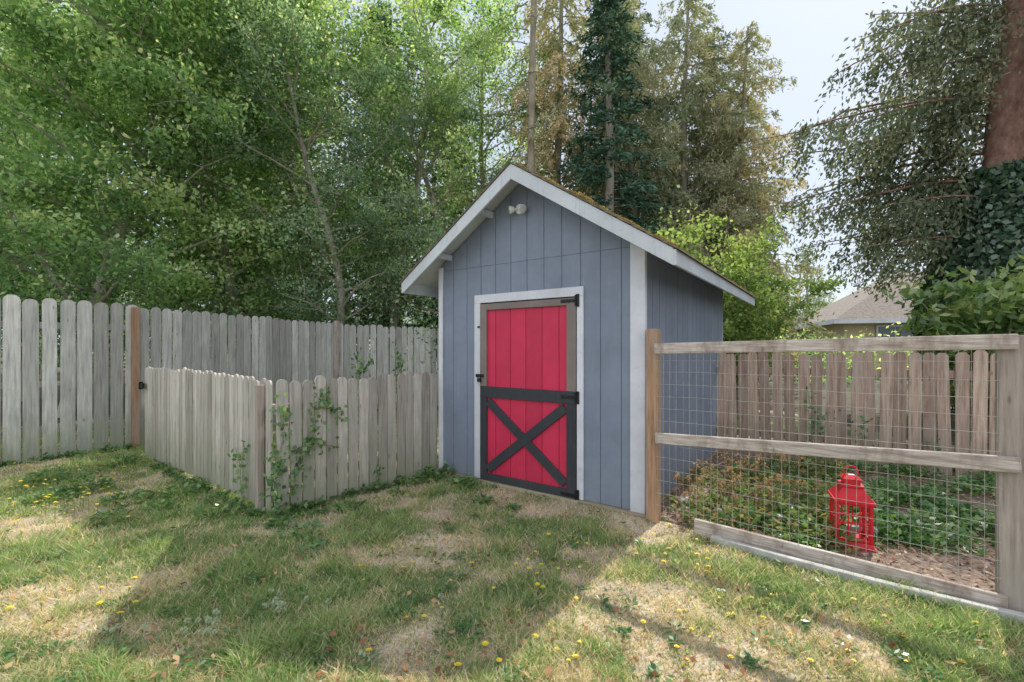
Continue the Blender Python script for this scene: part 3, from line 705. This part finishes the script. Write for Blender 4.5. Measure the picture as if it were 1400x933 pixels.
def azs(r,b):
    # keep the camera-facing side of the trunk mostly bare, as in the old open-grown tree
    u=r.uniform()
    if u<.62: return r.uniform(1.5,3.35)
    if u<.86: return r.uniform(-1.2,1.5)
    return r.uniform(4.3,5.0)
mS=conif(220,16,4.7,.24,120,[M['barkr'],M['needS']],"spruce_mesh",droop=.5,up=.16,hang=1.3,tone=.45,dens=.85,tr=.56,nl=.13,nw=.05,rprof=rps,cl=3,sp=.26,azf=azs)
place("spruce_tree",mS,10.9,10.1,0,1.0)
p=Plant(230); r=p.r; m=15000; z=r.uniform(0,1,m)**.85*5.4; a=r.uniform(0,6.28,m)
R=.55+.9*np.clip(np.sin(np.clip(z/5.5,0,1)*math.pi*.93+.2),0,1)*np.clip(1-(z-2.5)/3.6,0,1)*(.75+.5*vn(a*1.2,z,1.1))+r.uniform(-.15,.12,m)
P=np.stack([R*np.cos(a),R*np.sin(a),z],1); p.leaves(P,.14,.12,r.normal(size=(m,3))-[0,0,.8],np.stack([np.cos(a),np.sin(a),.4+0*a],1)+r.normal(0,.4,(m,3)))
o=p.mesh("ivy_on_trunk",[M['ivy'],M['ivy']]); o.location=(10.85,10.0,0)
def shrub(name,x,y,Ht,R,n,lsz,mat,seed,tone=.5,stem=8,wr=.6,crad=.25,cn=26,z=0):
    p=Plant(seed); r=p.r
    for s in range(stem):
        az=r.uniform(0,6.28); P=branch_pts(r,(r.normal(0,.1),r.normal(0,.1),0),(math.cos(az)*.5*R/Ht,math.sin(az)*.5*R/Ht,1),Ht*r.uniform(.7,1),6,0,.12)
        p.mb.tube(P,[.022*(1-.8*i/6)+.003 for i in range(7)],5,0,.5,cap=False)
        for q in range(2,7):
            for _ in range(2):
                P2=branch_pts(r,P[q],r.normal(size=3)*[1,1,.4]+[0,0,.2],R*.5*r.uniform(.4,1),3,0,.2); p.mb.tube(P2,[.008,.006,.005,.003],3,0,.5,cap=False)
                for c in P2: p.clump(c,crad*r.uniform(.6,1.2),int(cn*r.uniform(.5,1.3)),lsz,lsz*wr,tone+r.normal(0,.08))
    for _ in range(n):
        v=r.normal(size=3); v/=np.linalg.norm(v); q=r.uniform(.3,1)**.5
        c=np.array([v[0]*R*q,v[1]*R*q,Ht*.55+v[2]*Ht*.45*q])
        p.clump(c,crad*r.uniform(.6,1.3),int(cn*r.uniform(.5,1.3)),lsz,lsz*wr,tone+r.normal(0,.1))
    o=p.mesh(name,[M['bark'],mat]); o.location=(x,y,z); return o
shrub("vine_maple_shrub",3.9,9.8,4.6,1.2,70,.10,M['leafY'],301,.5,12)
shrub("vine_maple_shrub",5.3,10.6,3.7,1.2,60,.10,M['leafY'],302,.4,10)
shrub("laurel_shrub",7.6,7.2,2.75,.95,36,.17,M['laurel'],303,.65,10,.45,.25,14)
shrub("laurel_shrub",9.2,8.2,2.6,1.2,40,.17,M['laurel'],304,.55,8,.45,.25,16)
p=Plant(310); r=p.r
for k in range(620):
    x=r.uniform(-17,3); y=max(11.5+r.uniform(-.4,3.5),11.2) if x>-5 else 8.6+(x+13)*.18+r.uniform(0,3.5)+1.2
    zz=r.uniform(.3,1)**.8*(3.8+1.2*math.sin(x*1.3)); p.clump((x,y,zz),.5,46,.10,.062,.42+r.normal(0,.2))
p.mesh("understory_shrubs",[M['bark'],M['leafB']])
p=Plant(311); r=p.r
for k in range(240):
    x=r.uniform(6,34); y=20+r.uniform(-1.5,1.5)-.1*x; zz=r.uniform(0,1)*1.7+.2
    p.clump((x,y,zz),.6,34,.16,.1,.5+r.normal(0,.15))
p.mesh("distant_hedge",[M['bark'],M['leafA']])
p=Plant(320); r=p.r
for k in range(60):
    x=r.uniform(-38,11); y=r.uniform(21,32); Ht=r.uniform(8,14)
    if x>7: Ht*=.6
    p.mb.tube([(x,y,0),(x+r.normal(0,.3),y,Ht*.5),(x,y,Ht)],[.22,.15,.03],6,0,.5,cap=False)
    bt=.6+r.normal(0,.12)
    for j in range(34):
        t=r.uniform(.05,1); R=3.0*(1-t)**.6+.3; a=r.uniform(0,6.28); q=R*r.uniform(.2,1)
        p.clump((x+q*math.cos(a),y+q*math.sin(a),Ht*t),.8,26,.26,.14,bt+r.normal(0,.1),.5)
p.mesh("forest_background",[M['bark'],M['leafB']])
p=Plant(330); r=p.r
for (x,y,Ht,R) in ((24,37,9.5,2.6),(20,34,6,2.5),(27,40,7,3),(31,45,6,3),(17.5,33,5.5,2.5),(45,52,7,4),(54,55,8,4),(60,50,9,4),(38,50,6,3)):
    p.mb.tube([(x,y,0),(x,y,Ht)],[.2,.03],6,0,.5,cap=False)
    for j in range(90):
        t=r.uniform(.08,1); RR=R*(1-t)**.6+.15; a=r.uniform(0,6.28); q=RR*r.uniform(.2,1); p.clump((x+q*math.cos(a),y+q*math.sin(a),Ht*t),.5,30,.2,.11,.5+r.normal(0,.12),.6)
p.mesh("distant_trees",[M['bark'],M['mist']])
p=Plant(331); r=p.r
for (x,y,Ht) in ((28,36,8.5),(29.5,36.5,7),(31,37,9.5),(33,38,7.5),(32,37.5,6)):
    T=branch_pts(r,(x,y,0),(0,0,1),Ht,8,.02,.03); p.mb.tube(T,[.09-.01*i for i in range(9)],5,0,.5,cap=False)
    for q in range(2,9):
        for _ in range(3):
            az=r.uniform(0,6.28); P=branch_pts(r,T[q],(math.cos(az),math.sin(az),1.2),1.3,4,0,.2); p.mb.tube(P,[.035,.028,.02,.012,.006],3,0,.5,cap=False)
p.mesh("bare_trees",[M['bark'],M['bark']])

# ---------------------------------------------------------------- vines, weeds, bed plants
def vine(name,pts,leafn,lsz,mat,seed,spread=.06):
    p=Plant(seed); r=p.r
    for P in pts:
        P=[np.array(q,float) for q in P]
        p.mb.tube(P,[.004]*len(P),4,0,.5,cap=False)
        for a,b in zip(P[:-1],P[1:]):
            m=int(leafn*np.linalg.norm(b-a))+1; t=r.uniform(0,1,(m,1)); C=a*(1-t)+b*t+r.normal(0,spread,(m,3)); C[:,2]=np.maximum(C[:,2],.03)
            p.leaves(C,lsz,lsz*.75,r.normal(size=(m,3))-[0,0,.6],np.array([.2,-1,.6])+r.normal(0,.45,(m,3)))
    return p.mesh(name,[M['bark'],mat])
b=B1; e=np.array([-.885,5.40]); bu=(e-b)/np.linalg.norm(e-b); bn=np.array([bu[1],-bu[0]])
def bp_(s,off,z): q=b+bu*s+bn*off; return (q[0],q[1],z)
def gp_(s,off,z):
    u=(B1-B0)/np.linalg.norm(B1-B0); q=B1-u*s+np.array([u[1],-u[0]])*off; return (q[0],q[1],z)
V1=[[bp_(.05,.04,.0),bp_(.02,.05,.35),bp_(.08,.05,.7),bp_(.04,.06,1.0)],
    [bp_(.15,.04,0),bp_(.2,.05,.4),bp_(.35,.05,.75),bp_(.42,.06,1.12)],
    [bp_(.1,.05,.5),bp_(.3,.06,.62),bp_(.55,.05,.55)],[bp_(.42,.05,1.1),bp_(.55,.05,.9),bp_(.62,.05,.8)],
    [bp_(.0,.1,.0),bp_(-.02,.1,.3),bp_(.02,.08,.55)]]
vine("ivy_on_fence",V1,130,.05,M['weed'],401,.04)
V2=[[gp_(.45,.05,0),gp_(.5,.05,.3),gp_(.42,.05,.62)],[gp_(.5,.05,.4),gp_(.6,.05,.55)],[bp_(1.0,.05,0),bp_(1.05,.05,.3)]]
vine("ivy_on_fence",V2,60,.05,M['weed'],402,.03)
def weeds(name,spots,mat,seed,lsz=.07):
    p=Plant(seed); r=p.r
    for (x,y,rad,hh,n) in spots:
        n=int(n); a=r.uniform(0,6.28,n); q=rad*np.sqrt(r.uniform(0,1,n)); z=.03+hh*r.uniform(0,1,n)*(1-.6*q/rad)
        C=np.stack([x+q*np.cos(a),y+q*np.sin(a),z],1); p.leaves(C,lsz,lsz*.55,np.stack([np.cos(a),np.sin(a),r.uniform(-.2,.9,n)],1)+r.normal(0,.3,(n,3)),r.normal(0,.45,(n,3))+[0,0,1])
        for k in range(max(2,n//25)):
            i=r.randint(n); p.mb.tube([(x,y,.0),tuple(C[i])],[.003,.002],3,0,.5,cap=False)
    return p.mesh(name,[M['weed'],mat])
sp=[]
rg=RS(9)
for px,py,rad,hh,n in ((585,662,.16,.2,150),(635,668,.13,.16,130),(610,655,.12,.18,90),(560,668,.1,.1,60),(545,680,.1,.08,50),(70,690,.2,.14,160),(120,675,.22,.22,200),(170,640,.15,.2,110),(60,665,.2,.2,140),(175,690,.2,.14,140),(250,680,.2,.12,120),(300,705,.2,.1,100),(150,715,.16,.1,90),
     (410,735,.18,.07,90),(480,700,.16,.08,90),(660,690,.1,.07,50),(430,760,.15,.06,70),(220,700,.15,.1,90),(700,700,.08,.05,30),(380,725,.1,.08,60)):
    x,y=G(px,py); sp.append((x,y,rad,hh,n))
weeds("fence_line_weeds",sp,M['weed'],410,.06)
sp=[]
for k in range(120):
    s=rg.uniform(0,1)
    if k%3==0: q=B0+(B1-B0)*s
    elif k%3==1: q=B1+(e-B1)*s
    else: q=np.array([-6.4,5.69])+(A1-np.array([-6.4,5.69]))*s
    sp.append((q[0]+rg.uniform(0,.08),q[1]-rg.uniform(.06,.16),.06,rg.uniform(.05,.14),18))
weeds("fence_base_grass",sp,M['weed'],411,.05)
sp=[]
for k in range(60):
    px=rg.uniform(925,1150); py=rg.uniform(650,765)-(px-935)*.02; x,y=G(px,py)
    if in_bed(np.array([x]),np.array([y-.1]))[0]: sp.append((x,y,.17,rg.uniform(.14,.36),85))
weeds("bramble_plants",sp,M['bram'],420,.06)
sp=[]
for k in range(120):
    px=rg.uniform(1040,1365); py=rg.uniform(640,765); x,y=G(px,py)
    if in_bed(np.array([x]),np.array([y-.1]))[0] and abs(x-2.5)+abs(y-3.3)>.32: sp.append((x,y,.18,rg.uniform(.08,.24),75))
weeds("groundcover_plants",sp,M['weed'],421,.06)
p=Plant(430); r=p.r
for k in range(40):
    x,y=G(r.uniform(925,1100),r.uniform(670,735)); P=branch_pts(r,(x,y,0),(r.normal(0,.3),r.normal(0,.3),1),r.uniform(.3,.55),4,0,.12)
    p.mb.tube(P,[.003]*5,4,0,.5,cap=False); p.clump(P[-1],.035,14,.03,.015,.7)
p.mesh("dried_stalks",[M['dead'],M['dead']])
V3=[[(3.75,5.72,0),(3.8,5.7,.5),(3.7,5.7,.95)],[(3.8,5.7,.5),(3.95,5.6,.75)],[(4.7,5.15,0),(4.75,5.15,.5)],[(4.2,5.4,0),(4.15,5.4,.7)]]
vine("vine_on_brown_fence",V3,55,.06,M['weed'],440,.05)
V4=[[(-3.05,8.9,.5),(-2.95,8.9,1.2),(-3.1,8.9,1.48)],[(-2.95,8.9,1.0),(-2.75,8.9,1.3)],[(-2.25,8.9,.5),(-2.2,8.9,1.2),(-2.3,8.9,1.5)],[(-2.2,8.9,1.1),(-2.05,8.9,1.4)]]
vine("bramble_sprigs",V4,50,.09,M['weed'],441,.07)
